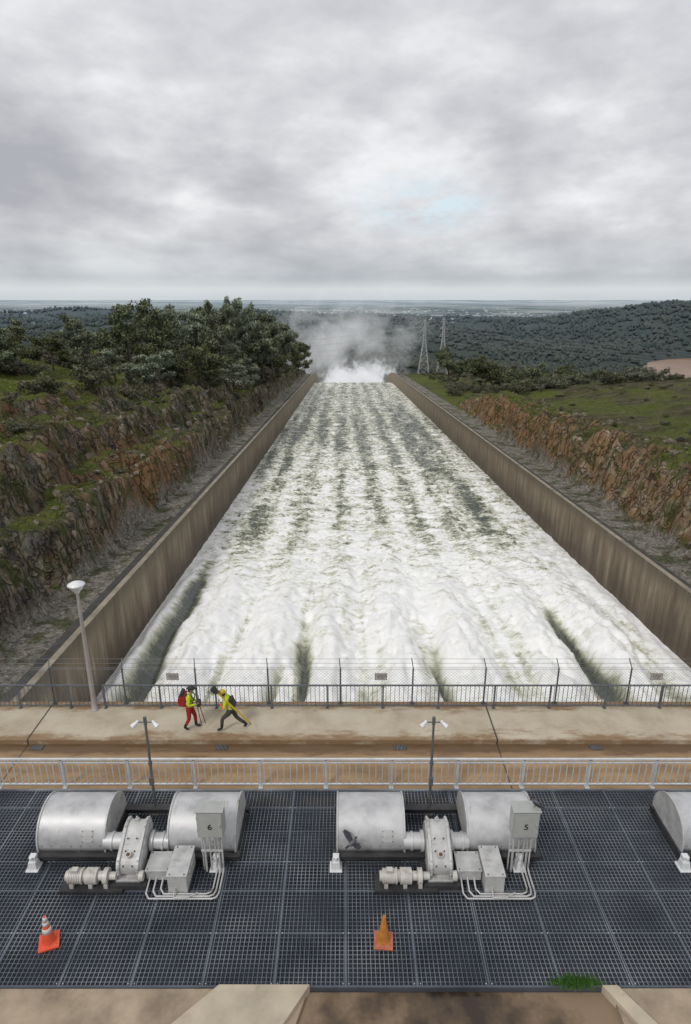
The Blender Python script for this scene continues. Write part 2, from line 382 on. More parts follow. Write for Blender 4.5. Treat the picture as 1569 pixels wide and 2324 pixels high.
g=t.math('ADD',t.math('SUBTRACT',sx.outputs[1],17.55),t.math('MULTIPLY',t.math('SUBTRACT',n,.5),1.6))
c=t.mix(t.ramp(g,[(.12,0.0),(.40,.8)]),c,(.085,.048,.022))
c=t.mix(t.math('MULTIPLY',t.math('LESS_THAN',t.math('PINGPONG',t.math('SUBTRACT',sx.outputs[0],5.3),8.2),.02),.9),c,(.03,.025,.02))
t.set(b.inputs['Base Color'],c); t.set(b.inputs['Roughness'],t.ramp(n,[(.4,.35),(.6,.8)])); t.set(b.inputs['Normal'],t.bump(t.noise(P,14,5),.2,.02))
X0,X1=-24,35
mb=MB(); mb.bbox(X0,X1,16.12,18.25,-.9,0); mb.obj('road',mRoad)
mb=MB(); mb.bbox(X0,X1,18.25,20.45,-.9,.2); mb.obj('walkway',mWalk,bevel=.03)
mDark=simple('drain_dark',(.02,.018,.016),.7)
mb=MB()
for dxp in (-10.7,-4.3,1.9,8.7):
    mb.bbox(dxp-.22,dxp+.22,17.95,18.2,.004,.012)
    for k in range(9): mb.bbox(dxp-.2+k*.047,dxp-.185+k*.047,17.95,18.2,.012,.02,1)
mSteel=simple('galv_steel',(.30,.32,.34),.5,.5,.25,2)
mb.obj('drain_grate',[mDark,mSteel])
hw=empty('spillway_headworks')
mb=MB()
for k in range(9):
    xc=-21.6+54.1/8*k; mb.bbox(xc-.75,xc+.75,7.5,20.1,-22,-.95)
mb.obj('piers',mPier,hw)
mb=MB(); mb.bbox(X0,X1,7.2,7.45,-22,-1.9); mb.obj('breast_wall',mPier,hw)
mb=MB(); mb.bbox(X0,X1,18.9,20.2,-2.4,-.92); mb.bbox(X0,X1,16.2,17.0,-2.4,-.92); mb.obj('deck_beams',mPier,hw)
mFr=simple('weathered_concrete',(.33,.26,.185),.85,0,.35,1.1,.4,(.16,.10,.055))
mFrL=simple('pale_concrete',(.44,.38,.285),.85,0,.2,1.3,.35,(.27,.20,.125))
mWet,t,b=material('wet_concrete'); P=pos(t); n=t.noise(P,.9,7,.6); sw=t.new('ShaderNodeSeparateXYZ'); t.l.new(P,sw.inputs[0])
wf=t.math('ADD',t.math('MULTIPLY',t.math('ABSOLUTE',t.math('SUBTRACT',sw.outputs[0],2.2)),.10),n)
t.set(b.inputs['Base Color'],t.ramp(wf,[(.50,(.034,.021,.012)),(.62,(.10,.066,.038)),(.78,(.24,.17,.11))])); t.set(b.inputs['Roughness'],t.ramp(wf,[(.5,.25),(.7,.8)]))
fs_=empty('intake_deck')
mb=MB(); mb.bbox(X0,-2.9,4,10.03,-.9,-.02)
mb.prismZ([(-2.9,4),(-2.7,4),(-.85,10.03),(-2.9,10.03)],-.9,-.02); mb.obj('slab',mFr,fs_)
mb=MB(); mb.prismZ([(-2.86,10.04),(-.80,10.04),(-3.9,5.2),(-8.0,5.2)][::-1],-2,.12)
mb.prismZ([(5.80,10.04),(6.15,10.04),(9.4,5.2),(8.6,5.2)][::-1],-2,.10); mb.obj('pier_tops',mFrL,fs_,bevel=.02)
mb=MB(); mb.bbox(6.0,X1,4,10.03,-.9,-.01); mb.obj('slab_right',mFr,fs_)
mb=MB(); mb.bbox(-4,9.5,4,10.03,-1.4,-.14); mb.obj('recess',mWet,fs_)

# grating deck
GX0,GX1,GY0,GY1=-16.0,17.5,10.06,16.1
mG,t,b=material('grating_steel'); P=pos(t)
n=t.noise(t.mapv(P,(1,1.3,1)),.55,6,.6); t.set(b.inputs['Base Color'],t.ramp(n,[(.35,(.13,.15,.175)),(.5,(.23,.255,.285)),(.66,(.38,.405,.43))])); b.inputs['Metallic'].default_value=.55; b.inputs['Roughness'].default_value=.45
mG2=simple('grating_dark',(.10,.115,.14),.5,.5,.4,.6)
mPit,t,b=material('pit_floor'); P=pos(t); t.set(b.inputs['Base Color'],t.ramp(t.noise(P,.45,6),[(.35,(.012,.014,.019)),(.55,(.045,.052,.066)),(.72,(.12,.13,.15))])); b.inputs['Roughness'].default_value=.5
gd=empty('steel_grating_deck')
mb=MB()
for x in np.arange(GX0,GX1,.105): mb.bbox(x,x+.012,GY0,GY1,-.035,0)
for y in np.arange(GY0,GY1,.105): mb.bbox(GX0,GX1,y,y+.006,-.028,-.003)
mb.obj('grating_bars',mG,gd)
mb=MB()
for x in np.arange(GX0,GX1,.035): mb.bbox(x+.012,x+.018,GY0,GY1,-.04,-.006)
mb.obj('fine_bars',mG2,gd)
mb=MB(); k=-12
for i,x in enumerate(np.arange(-1.62-1.63*8,GX1,1.63)):
    w=.035 if i%2==0 else .02
    mb.bbox(x-w,x+w,GY0,GY1,-.05,.004,1); mb.bbox(x-.006,x+.006,GY0,GY1,-.04,.008,0)
for y in (11.33,12.5,13.4,14.45,15.35):
    mb.bbox(GX0,GX1,y-.02,y+.02,-.06,.003,1); mb.bbox(GX0,GX1,y-.004,y+.004,-.04,.007,0)
mb.bbox(GX0,GX1,GY0-.02,GY0+.03,-.2,.006,1); mb.bbox(GX0,GX1,GY1-.05,GY1+.015,-.2,.02,0)
for x in np.arange(-1.62-1.63*8,GX1,1.63):
    for y in (11.33,13.4,15.35,10.12):
        for sx_ in(-.07,.07): mb.bbox(x+sx_-.011,x+sx_+.011,y-.011,y+.011,0,.012,2)
mPale=simple('pale_clip',(.5,.5,.5),.5)
mb.obj('panel_frames',[mG,mG2,mPale],gd)
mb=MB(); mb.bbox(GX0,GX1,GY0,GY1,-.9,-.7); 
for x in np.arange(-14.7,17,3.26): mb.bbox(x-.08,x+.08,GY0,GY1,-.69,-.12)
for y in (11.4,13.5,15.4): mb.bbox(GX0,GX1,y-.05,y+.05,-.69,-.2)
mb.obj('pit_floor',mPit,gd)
mb=MB(); mb.bbox(X0,GX0-.01,10.04,16.11,-.9,0); mb.bbox(GX1+.01,X1,10.04,16.11,-.9,0); mb.obj('concrete_apron',mConc)

# railings
mRailL=simple('light_rail_paint',(.60,.62,.63),.45,.2,.15,4)
mRailD=simple('dark_rail_steel',(.13,.145,.16),.5,.4,.25,4)
def railing(name,y,z,x0,x1,off,h,pp,bp,mat,r,bw):
    mb=MB(); mb.box(((x0+x1)/2,y,z+h),(x1-x0,r*2.2,r*1.4)); mb.box(((x0+x1)/2,y,z+.12),(x1-x0,r*1.4,r*1.2))
    mb.box(((x0+x1)/2,y,z+h-.14),(x1-x0,r*1.0,r*.9)) if r>.03 else None
    x=x0+off
    while x<x1:
        mb.box((x,y,z+h/2),(r*2.0,r*2.2,h)); mb.box((x,y,z+.01),(r*4,r*5,.02)); x+=pp
    for x in np.arange(x0,x1,bp): mb.box((x,y,z+.12+(h-.12)/2),(bw,bw,h-.12))
    return mb.obj(name,mat)
railing('handrail',16.22,.0,-24+.0,35,(-11.02+24)%2.08,1.08,2.08,.208,mRailL,.034,.024)
railing('handrail',20.05,.2,-9.05,35,.05,.98,2.08,.165,mRailD,.028,.018)
railing('handrail',20.05,.2,-24,-9.2,.4,.98,1.9,.165,mRailD,.028,.018)
mFen=simple('fence_steel',(.11,.12,.13),.5,.5,.2,4)
mWire=simple('fence_wire',(.22,.23,.24),.5,.5,.2,4)
fe=empty('chain_link_fence')
mb=MB(); fy=20.3
px=-11.07-2.7*4
while px<35:
    mb.cyl((px,fy,.2),(px,fy,1.75),.03); mb.cyl((px,fy,1.75),(px-.05,fy+.22,2.05),.018); mb.box((px,fy,.23),(.16,.14,.05)); px+=2.71
mb.obj('posts',mFen,fe)
mb=MB(); hh=1.45; s=.13
for x in np.arange(-24,35,s):
    mb.box((x+hh/2,fy+.03,.25+hh/2),(.0045,.0045,hh*1.414),rot=Matrix.Rotation(math.pi/4,3,'Y'))
    mb.box((x+hh/2,fy+.036,.25+hh/2),(.0045,.0045,hh*1.414),rot=Matrix.Rotation(-math.pi/4,3,'Y'))
for q in (1.78,1.9,2.03): mb.cyl((-24,fy+(q-1.75)*.7,q),(35,fy+(q-1.75)*.7,q),.006,n=4)
mb.cyl((-24,fy+.03,1.7),(35,fy+.03,1.7),.008,n=5)
mb.obj('wire_mesh',mWire,fe)
mSign=simple('sign_face',(.50,.48,.44),.6,0,.1,5); mInk=simple('sign_ink',(.03,.028,.028),.7)
for sx_ in (-6.45,1.32,11.6):
    e=empty('warning_sign',(sx_,fy-.04,1.42)); mb=MB(); mb.box((0,0,0),(.46,.015,.30)); mb.obj('plate',mSign,e,bevel=.004)
    mb=MB(); 
    mb.box((0,-.010,0),(.43,.004,.27),1); mb.box((0,-.013,0),(.40,.004,.24),0)
    for r_,w in ((.085,.34),(.045,.28),(.005,.35),(-.035,.30),(-.08,.22)):
        x=-w/2
        while x<w/2: 
            L=random.uniform(.02,.06); mb.box((x+L/2,-.0165,r_),(L,.003,.022),1); x+=L+.015
    mb.obj('lettering',[mSign,mInk],e)

# light poles
mWh=simple('lamp_white',(.72,.73,.74),.4,.1,.08,3); mPole=simple('pole_grey',(.15,.15,.15),.55,.4,.25,3)
mPoleL=simple('lamp_post_grey',(.36,.33,.31),.6,.2,.2,2)
for lx in (-5.74,2.53):
    e=empty('floodlight_pole',(lx,15.15,0)); mb=MB()
    mb.cyl((0,0,0),(0,0,3.3),.045,.035); mb.box((0,0,.015),(.22,.22,.03)); mb.box((0,-.06,1.25),(.12,.09,.26)); mb.cyl((-.32,0,3.28),(.32,0,3.28),.02); mb.cyl((0,0,3.2),(0,0,3.45),.05)
    mb.cyl((0,0,1.8),(0,0,1.9),.06); mb.obj('pole',mPole,e)
    for s_ in (-1,1):
        mb=MB(); mb.cyl((s_*.24,0,3.28),(s_*.36,-.07,3.18),.045,.08,n=14); mb.ball((s_*.23,0,3.29),(.05,.05,.05)); mb.obj('floodlight',mWh,e)
e=empty('street_lamp',(-9.38,19.95,.2)); mb=MB(); mb.lathe((0,0,0),[(.16,0),(.16,.04),(.11,.06),(.09,.5),(.075,2.5),(.05,4.85)],14); mb.obj('post',mPoleL,e)
mb=MB(); mb.lathe((0,0,4.8),[(.05,0),(.09,.03),(.1,.1),(.17,.14),(.26,.30),(.30,.33),(.29,.36),(.15,.43),(.05,.46),(0,.465)],24); mb.obj('luminaire',mWh,e)

# ---------------------------------------------------------------- gate hoists
mAl,t,b=material('aluminium_paint'); P=t.new('ShaderNodeTexCoord').outputs['Object']
n=t.noise(P,2.0,8,.65); c=t.ramp(n,[(.25,(.38,.38,.385)),(.5,(.54,.54,.545)),(.75,(.66,.66,.66))])
c=t.mix(t.ramp(t.noise(t.mapv(P,(2,.4,.6)),2.2,9,.75),[(.58,0.0),(.72,.5)]),c,(.20,.17,.14))
t.set(b.inputs['Base Color'],c); b.inputs['Metallic'].default_value=.45; t.set(b.inputs['Roughness'],t.ramp(n,[(.3,.42),(.7,.6)])); t.set(b.inputs['Normal'],t.bump(t.noise(P,1.2,3),.12,.05))
mGry=simple('machine_grey',(.50,.50,.49),.5,.2,.2,3,.15,(.14,.09,.06))
mCream=simple('motor_cream',(.52,.50,.46),.5,.1,.2,5,.1,(.16,.10,.06))
mDirt=simple('dark_steel',(.05,.05,.052),.6,.3,.4,3)
mBoxG=simple('cabinet_grey',(.40,.41,.39),.5,.1,.12,3)
mRust=simple('rusty_steel',(.12,.06,.035),.8,.1,.4,5)
def arc(cy,cz,r,a0,a1,n): return [(cy-r*math.cos(math.radians(a0+(a1-a0)*i/n)),cz+r*math.sin(math.radians(a0+(a1-a0)*i/n))) for i in range(n+1)]
def hoist(cx,label,full=True):
    e=empty('gate_hoist',(cx,0,0))
    offs=(-1.82,1.78) if full else (-1.82,)
    for ox in offs:
        x0,x1=ox-.93,ox+.93; cy,cz,r=14.32,.42,.84
        mb=MB(); pr=[(cy-r,.30)]+arc(cy,cz,r,0,180,28)+[(cy+r,.30)]
        mb.prismX(pr,x0,x1,0,False)
        for f_ in range(len(mb.sm)-2): mb.sm[f_]=True
        o=mb.obj('drum_cover',mAl,e)
        mb=MB()
        for xx in (x0,x1):
            po=[(cy-r-.03,.27)]+arc(cy,cz,r+.03,0,180,28)+[(cy+r+.03,.27)]
            mb.prismX(po,xx-.022,xx+.022)
        po=arc(cy,cz,r+.012,12,34,8)+arc(cy,cz,r-.05,34,12,8); mb.prismX(po,ox+.30,ox+.62)
        for a in (14,23,32):
            for xx in (ox+.325,ox+.595):
                q=arc(cy,cz,r+.02,a,a,1)[0]; mb.ball((xx,q[0],q[1]),(.014,)*3,1,6,4)
        for xx in np.arange(x0+.12,x1,.27):
            q=arc(cy,cz,r+.003,3,3,1)[0]; mb.ball((xx,q[0],q[1]),(.014,)*3,1,6,4)
        mb.obj('cover_trim',[mGry,mRust],e)
    mb=MB(); xe=2.85 if full else 0
    for y in (13.42,15.1): mb.bbox(-2.85,xe,y-.06,y+.06,.10,.27); mb.bbox(-2.85,xe,y-.12,y+.12,.24,.29)
    for x in (-2.75,-.9)+((.9,2.7) if full else ()): mb.bbox(x-.07,x+.07,13.4,15.1,.06,.26)
    mb.bbox(-1.75,-.1,12.40,12.95,.02,.09); mb.bbox(-.45,.5,12.5,13.8,.02,.16)
    mb.obj('support_frame',mDirt,e)
    mb=MB()
    for x in ((-2.78,2.22) if full else (-2.78,)):
        mb.box((x,13.22,.02),(.34,.36,.04)); mb.box((x,13.22,.15),(.26,.26,.22),taper=.75); mb.box((x,13.25,.33),(.17,.16,.14)); mb.cyl((x,13.13,.36),(x,13.13,.42),.03)
    mb.obj('bearing_foot',mWh,e,bevel=.01)
    if not full: return
    mb=MB()
    for (a,bb,r_) in ((-.92,-.34,.22),(.34,.88,.22),(-.72,-.66,.25),(-.44,-.36,.28),(.38,.46,.28),(.68,.74,.25)): mb.cyl((a,13.62,.52),(bb,13.62,.52),r_,n=24)
    mb.obj('drive_shaft',mAl,e)
    def hull(r1,r2):
        y1,z1,y2,z2=13.68,.80,13.0,.46
        ang=math.atan2(z1-z2,y1-y2); pr=[]
        for i in range(15):
            a=ang-math.pi/2+math.pi*i/14; pr.append((y1+r1*math.cos(a),z1+r1*math.sin(a)))
        for i in range(13):
            a=ang+math.pi/2+math.pi*i/12; pr.append((y2+r2*math.cos(a),z2+r2*math.sin(a)))
        return pr
    mb=MB(); mb.prismX(hull(.31,.30),-.24,.24); mb.prismX(hull(.36,.36),-.29,-.22); mb.prismX(hull(.36,.36),.22,.29); mb.prismX(hull(.27,.26),-.33,.33)
    mb.bbox(-.33,.33,12.62,13.75,.10,.22)
    mb.obj('gearbox',mGry,e,bevel=.018)
    mb=MB()
    for sgn in (-.26,.26):
        for p in hull(.365,.365)[::2]: mb.ball((sgn,p[0],p[1]),(.028,.028,.028),0,6,4)
    for p in ((13.25,1.02),(13.0,.84),(12.72,.62)): 
        for x in(-.12,.12): mb.ball((x,p[0],p[1]-.03),(.025,)*3,1,6,4)
    mb.cyl((0,12.95,.70),(0,12.85,.86),.075,n=14); mb.cyl((0,12.86,.845),(0,12.845,.865),.05,n=12,mi=1); mb.box((0,13.74,1.14),(.10,.10,.09)); mb.cyl((0,13.74,1.12),(0,13.74,1.26),.022)
    mb.obj('gearbox_bolts',[mGry,mRust],e)
    mb=MB(); y,z=12.66,.34
    for (a,bb,r_) in ((-1.62,-1.55,.13),(-1.55,-1.20,.18),(-1.20,-1.16,.205),(-1.16,-1.08,.15),(-1.08,-.78,.205),(-.78,-.62,.12),(-.62,-.50,.20),(-.50,-.30,.10),(.30,.42,.13)): mb.cyl((a,y,z),(bb,y,z),r_,n=22)
    for x in np.arange(-1.52,-1.22,.045): mb.cyl((x,y,z),(x+.014,y,z),.197,n=22)
    for x in (-1.45,-.95,-.55): mb.bbox(x-.05,x+.05,y-.18,y+.18,.08,.22)
    mb.box((-1.36,y-.02,z+.21),(.16,.14,.09)); mb.obj('brake_motor',mCream,e)
    mb=MB(); mb.bbox(.46,1.08,12.72,13.32,.12,.42); mb.bbox(.44,1.10,12.70,13.34,.42,.45)
    mb.bbox(1.12,1.62,12.40,13.34,.05,.60); mb.bbox(1.10,1.64,12.38,13.36,.60,.63); mb.bbox(1.6,1.66,12.6,13.2,.2,.5)
    for x in (1.18,1.56):
        for yy in (12.44,13.3): mb.box((x,yy,.64),(.03,.03,.02),1)
    for x in (.5,1.04):
        for yy in (12.76,13.28): mb.box((x,yy,.46),(.03,.03,.02),1)
    mb.obj('junction_box',[mGry,mRust],e,bevel=.006)
    mb=MB()
    for k,(xa,yo) in enumerate(((.55,12.62),(.72,12.5),(.9,12.38))):
        yb=12.22+.07*k
        xb=2.44-.09*k
        mb.tube([(xa,12.8,.2),(xa,yb+.12,.10),(xa+.10,yb,.06),(xb-.15,yb,.06),(xb-.04,yb+.05,.06),(xb,yb+.18,.06),(xb,12.95,.06),(xb,13.1,.12),(xb,13.1,1.34)],.024)
    mb.tube([(1.3,12.42,.2),(1.3,12.3,.2),(1.3,12.22,.10),(1.6,12.2,.10),(1.9,12.36,.10)],.02)
    mb.cyl((1.98,13.1,0),(1.98,13.1,1.34),.03); mb.cyl((2.12,13.1,0),(2.12,13.1,1.34),.022); mb.cyl((1.90,13.16,0),(1.90,13.16,1.34),.022); mb.cyl((2.40,13.2,0),(2.40,13.2,1.34),.03)
    mb.bbox(1.88,2.46,13.06,13.12,.72,.76)
    mb.obj('conduits',mGry,e)
    mb=MB(); mb.bbox(1.86,2.54,12.95,13.30,1.32,2.16); mb.bbox(1.83,2.57,12.92,13.33,2.16,2.19); mb.bbox(1.88,2.52,12.925,12.948,1.35,2.13); 
    mb.bbox(1.845,1.862,12.96,13.0,1.5,1.58);mb.bbox(1.845,1.862,12.96,13.0,1.9,1.98); mb.bbox(2.44,2.49,12.90,12.925,1.7,1.8)
    mb.obj('control_cabinet',mBoxG,e,bevel=.006)
    cu=bpy.data.curves.new('number','FONT'); cu.body=label; cu.size=.25; cu.align_x='CENTER'; cu.align_y='CENTER'; cu.extrude=.003; cu.offset=.002
    o=bpy.data.objects.new('number',cu); COL.objects.link(o); o.parent=e; o.location=(2.2,12.915,1.70); o.rotation_euler=(math.pi/2,0,0); cu.materials.append(mInk)
hoist(-5.75,'6'); hoist(2.52,'5'); hoist(12.05,'',False)

# cones
mOr=simple('cone_orange',(.75,.10,.04),.5,0,.12,6,.05,(.35,.10,.05)); mOld=simple('cone_faded',(.48,.19,.035),.6,0,.25,6,.1,(.22,.10,.03)); mRef=simple('cone_collar',(.62,.60,.58),.4,0,.08,6)
mOldB=simple('cone_base_faded',(.45,.14,.08),.6,0,.25,6,.1,(.2,.1,.06))
def cone(x,y,a,bm,collars,rz):
    mb=MB(); mb.box((0,0,.02),(.46,.46,.04),1); mb.box((0,0,.05),(.36,.36,.03),1,taper=.85)
    mb.lathe((0,0,0),[(.165,.06),(.16,.075),(.135,.2),(.04,.80),(.032,.83),(.02,.83),(.018,.78)],28)
    for z0,z1 in collars:
        rr=lambda z:.135+(.04-.135)*(z-.2)/.6+.004
        mb.lathe((0,0,0),[(rr(z0)-.004,z0),(rr(z0),z0+.001),(rr(z1),z1-.001),(rr(z1)-.004,z1)],28,2)
    o=mb.obj('traffic_cone',[a,bm,mRef],loc=(x,y,.008)); o.rotation_euler=(0,0,rz)
cone(-7.18,11.1,mOr,mOr,[(.36,.5),(.58,.68),(.70,.825)],.35); cone(.92,11.12,mOld,mOldB,[],-.08)

# grass tuft
mTuft=simple('tuft_green',(.06,.16,.02),.8,0,.4,5)
mb=MB()
for i in range(1300):
    x=5.25+random.gauss(0,.24); y=10.12+random.gauss(0,.05); h=random.uniform(.06,.24); a=random.uniform(0,6.28); w=.010
    dx_,dy_=math.cos(a)*w,math.sin(a)*w; lx,ly=random.gauss(0,.05),random.gauss(0,.05)
    mb.add([(x-dx_,y-dy_,-.03),(x+dx_,y+dy_,-.03),(x+lx,y+ly,h)],[(0,1,2)])
mb.obj('grass_tuft',mTuft)

# pigeons
mPg=simple('pigeon_grey',(.10,.105,.12),.7,0,.4,20); mPgD=simple('pigeon_dark',(.025,.025,.03),.7)
mBeak=simple('beak',(.12,.08,.06),.6)
def pigeon(x,y,z,rz,fly):
    e=empty('pigeon',(x,y,z)); e.rotation_euler=(0,0,rz); e.scale=(1.0,)*3
    mb=MB()
    tilt=Matrix.Rotation(-.45 if not fly else -.25,3,'Y')
    mb.ball((0,0,.12),(.13,.065,.07),0,14,10,tilt,lambda v:Vector((v.x,v.y*(1-.35*max(0,-v.x/.13)),v.z*(1-.4*max(0,-v.x/.13)))))
    mb.cyl((.07,0,.15),(.12,0,.235),.04,.026,n=10); mb.ball((.125,0,.25),(.034,.027,.029),1,10,8); mb.cyl((.152,0,.248),(.185,0,.238),.008,.002,n=6,mi=2)
    mb.box((-.16,0,.065 if not fly else .09),(.12,.06,.012),1,rot=tilt)
    for s_ in(-1,1):
        mb.cyl((.02,s_*.025,.07),(.03,s_*.025,.015),.006,n=6,mi=2)
        for k in (-1,0,1): mb.cyl((.03,s_*.025,.012),(.06,s_*.025+k*.012,.006),.004,n=5,mi=2)
        if not fly: mb.ball((-.03,s_*.055,.125),(.11,.018,.045),1,10,8,tilt)
        else:
            pts=[(.06,s_*.04,.16),(.09,s_*.22,.24),(.02,s_*.38,.27),(-.06,s_*.36,.25),(-.08,s_*.2,.2),(-.06,s_*.04,.14)]
            top=[Vector(p)+Vector((0,0,.006)) for p in pts]; mb.add(list(map(Vector,pts))+top,[tuple(range(5,-1,-1)),tuple(range(6,12))]+[(i,(i+1)%6,6+(i+1)%6,6+i) for i in range(6)],1)
    mb.obj('body',[mPg,mPgD,mBeak],e)
pigeon(.18,13.2,.75,.6,True); pigeon(4.98,13.1,2.2,2.6,False)

# ---------------------------------------------------------------- people
mSkin=simple('skin',(.42,.25,.17),.6,0,.08,10); mHV=simple('hi_vis',(.50,.62,.02),.7,0,.15,12); mRed=simple('red_trousers',(.33,.02,.02),.8,0,.3,12)
mBlk=simple('dark_cloth',(.035,.035,.04),.85,0,.3,10); mBoot=simple('boots',(.02,.018,.016),.7); mNavy=simple('dark_trousers',(.055,.05,.045),.85,0,.3,10)
mOrg=simple('safety_orange',(.65,.13,.02),.7); mYel=simple('tripod_yellow',(.55,.40,.03),.5); mSilv=simple('reflective_band',(.6,.6,.58),.4); mHair=simple('hair',(.03,.02,.015),.8)
def person(name,loc,rz,J,mats,extra):
    names=list(J); idx={n:i for i,n in enumerate(names)}
    R={'pelvis':.145,'spine':.135,'chest':.16,'neck':.06,'headb':.06}
    def rad(n):
        for k,v in (('shoulder',.085),('elbow',.052),('wrist',.034),('palm',.04),('hip',.105),('knee',.072),('ankle',.052),('toe',.042)):
            if n.startswith(k): return v
        return R[n]
    E=[('pelvis','spine'),('spine','chest'),('chest','neck'),('neck','headb')]
    for s_ in 'LR': E+=[('chest','shoulder'+s_),('shoulder'+s_,'elbow'+s_),('elbow'+s_,'wrist'+s_),('wrist'+s_,'palm'+s_),('pelvis','hip'+s_),('hip'+s_,'knee'+s_),('knee'+s_,'ankle'+s_),('ankle'+s_,'toe'+s_)]
    me=bpy.data.meshes.new('sk'); me.from_pydata([J[n] for n in names],[(idx[a],idx[b_]) for a,b_ in E],[])
    o=bpy.data.objects.new('sk',me); COL.objects.link(o)
    sk=o.modifiers.new('s','SKIN'); 
    for n in names:
        sv=me.skin_vertices[0].data[idx[n]]; r=rad(n); sv.radius=(r,r) ; sv.use_root=(n=='pelvis')
    sk.use_smooth_shade=True
    sb=o.modifiers.new('b','SUBSURF'); sb.levels=2; sb.render_levels=2
    dg=bpy.context.evaluated_depsgraph_get(); ev=o.evaluated_get(dg); m2=bpy.data.meshes.new_from_object(ev)
    vs=[v.co.copy() for v in m2.vertices]; fs=[tuple(p.vertices) for p in m2.polygons]
    bpy.data.objects.remove(o)
    mb=MB()
    segs=[(Vector(J[a]),Vector(J[b_]),a,b_) for a,b_ in E]
    for f in fs:
        cpt=sum((vs[i] for i in f),Vector())/len(f); best=None
        for a,b_,na_,nb_ in segs:
            d=b_-a; tt=max(0,min(1,(cpt-a).dot(d)/d.length_squared)); dist=(cpt-(a+d*tt)).length
            if best is None or dist<best[0]: best=(dist,na_,nb_,tt)
        _,na_,nb_,tt=best
        if nb_=='headb' : mi=0
        elif nb_.startswith('palm'): mi=0
        elif nb_.startswith('wrist') or nb_.startswith('elbow'): mi=3 if nb_.startswith('wrist') else 1
        elif na_=='pelvis' and nb_=='spine': mi=1 if cpt.z>J['pelvis'][2]+.05 else 2
        elif nb_ in('chest','neck') or nb_.startswith('shoulder'): mi=1
        elif nb_.startswith('hip') or nb_.startswith('knee'): mi=2
        elif nb_.startswith('ankle'): mi=2 if tt<.55 else 4
        else: mi=4
        mb.sm.append(True); mb.m.append(mi); mb.f.append(list(f))
    mb.v=[tuple(v) for v in vs]
    h=Vector(J['headb'])+Vector((.03,0,.10))
    def hf(v):
        v=v.copy()
        if v.x>0 and v.z<0: v.y*=1-.2*(-v.z/.12)
        return v
    mb.ball(h,(.098,.078,.122),0,20,14,None,hf)
    mb.ball(h+Vector((.10,0,-.01)),(.02,.013,.022),0,8,6)
    for s_ in(-1,1):
        mb.ball(h+Vector((.086,s_*.032,.012)),(.012,.014,.009),5,8,6); mb.ball(h+Vector((.0,s_*.08,-.005)),(.018,.012,.03),0,8,6)
    mb.ball(h+Vector((.083,0,-.055)),(.012,.025,.006),6,8,5)
    mb.ball(h+Vector((-.028,0,-.0)),(.085,.083,.115),5,14,10)
    for s_ in 'LR':
        w=Vector(J['wrist'+s_]);p=Vector(J['palm'+s_]); d=(p-w).normalized(); side=Vector((0,0,1)).cross(d)
        side=side.normalized() if side.length>.1 else Vector((0,1,0)); up=d.cross(side)
        for k in range(4):
            L=(.034,.04,.038,.03)[k]; b0=p+side*(k-1.5)*.018+d*.02
            b1=b0+d*L; b2=b1+(d*.5-up*.8).normalized()*L*.8; b3=b2+(-d*.4-up*.8).normalized()*L*.6
            for q0,q1,r_ in((b0,b1,.0095),(b1,b2,.0088),(b2,b3,.0078)): mb.cyl(q0,q1,r_,n=7,mi=0); mb.ball(q1,(r_,)*3,0,6,4)
        t0=w+d*.03+side*(-.03); t1=t0+(d*.6-side*.6-up*.3).normalized()*.035; t2=t1+(d*.8-up*.5).normalized()*.03
        mb.cyl(t0,t1,.011,n=7); mb.cyl(t1,t2,.009,n=7); mb.ball(t2,(.009,)*3,0,6,4)
    extra(mb,h)
    o=mb.obj(name,mats,loc=loc); o.rotation_euler=(0,0,rz)
J1={'pelvis':(0,0,.95),'spine':(.02,0,1.14),'chest':(.05,0,1.36),'neck':(.07,0,1.50),'headb':(.08,0,1.54),
'shoulderL':(.05,.17,1.41),'elbowL':(.0,.24,1.13),'wristL':(.22,.17,1.04),'palmL':(.28,.15,1.05),
'shoulderR':(.05,-.17,1.41),'elbowR':(.05,-.25,1.14),'wristR':(.26,-.17,1.12),'palmR':(.32,-.14,1.15),
'hipL':(0,.10,.88),'kneeL':(.15,.11,.50),'ankleL':(.16,.11,.08),'toeL':(.33,.12,.04),
'hipR':(0,-.10,.88),'kneeR':(-.01,-.11,.48),'ankleR':(-.20,-.11,.13),'toeR':(-.05,-.12,.045)}
def ex1(mb,h):
    mb.ball(h+Vector((0,0,.03)),(.135,.115,.13),7,18,8,None,lambda v:Vector((v.x,v.y,max(v.z,0)))); mb.ball(h+Vector((.03,0,.035)),(.17,.125,.012),7,18,4)
    mb.box((-.19,0,1.25),(.20,.32,.46),8,rot=Matrix.Rotation(.08,3,'Y')); mb.box((-.31,0,1.18),(.08,.24,.26),8); mb.cyl((-.2,-.17,1.5),(-.2,.17,1.5),.07,n=12,mi=6)
    for s_ in(-1,1): mb.tube([(-.1,s_*.10,1.47),(.10,s_*.11,1.49),(.21,s_*.12,1.35),(.15,s_*.14,1.1),(-.1,s_*.15,1.04)],.018,6,6)
    for z in (1.12,): mb.lathe((.02,0,z),[(.155,0),(.157,.05)],18,9)
    mb.box((.36,-.03,1.10),(.12,.18,.22),6); mb.cyl((.36,0,1.2),(.36,0,1.4),.012,n=6,mi=6); mb.cyl((.3,.1,1.1),(.5,.1,.15),.014,n=6,mi=6); mb.cyl((.3,-.1,1.1),(.42,-.12,.2),.014,n=6,mi=6)
person('surveyor',(-5.52,18.85,.2),0,J1,[mSkin,mHV,mRed,mHV,mBoot,mHair,mBlk,mBlk,mRed,mSilv],ex1)
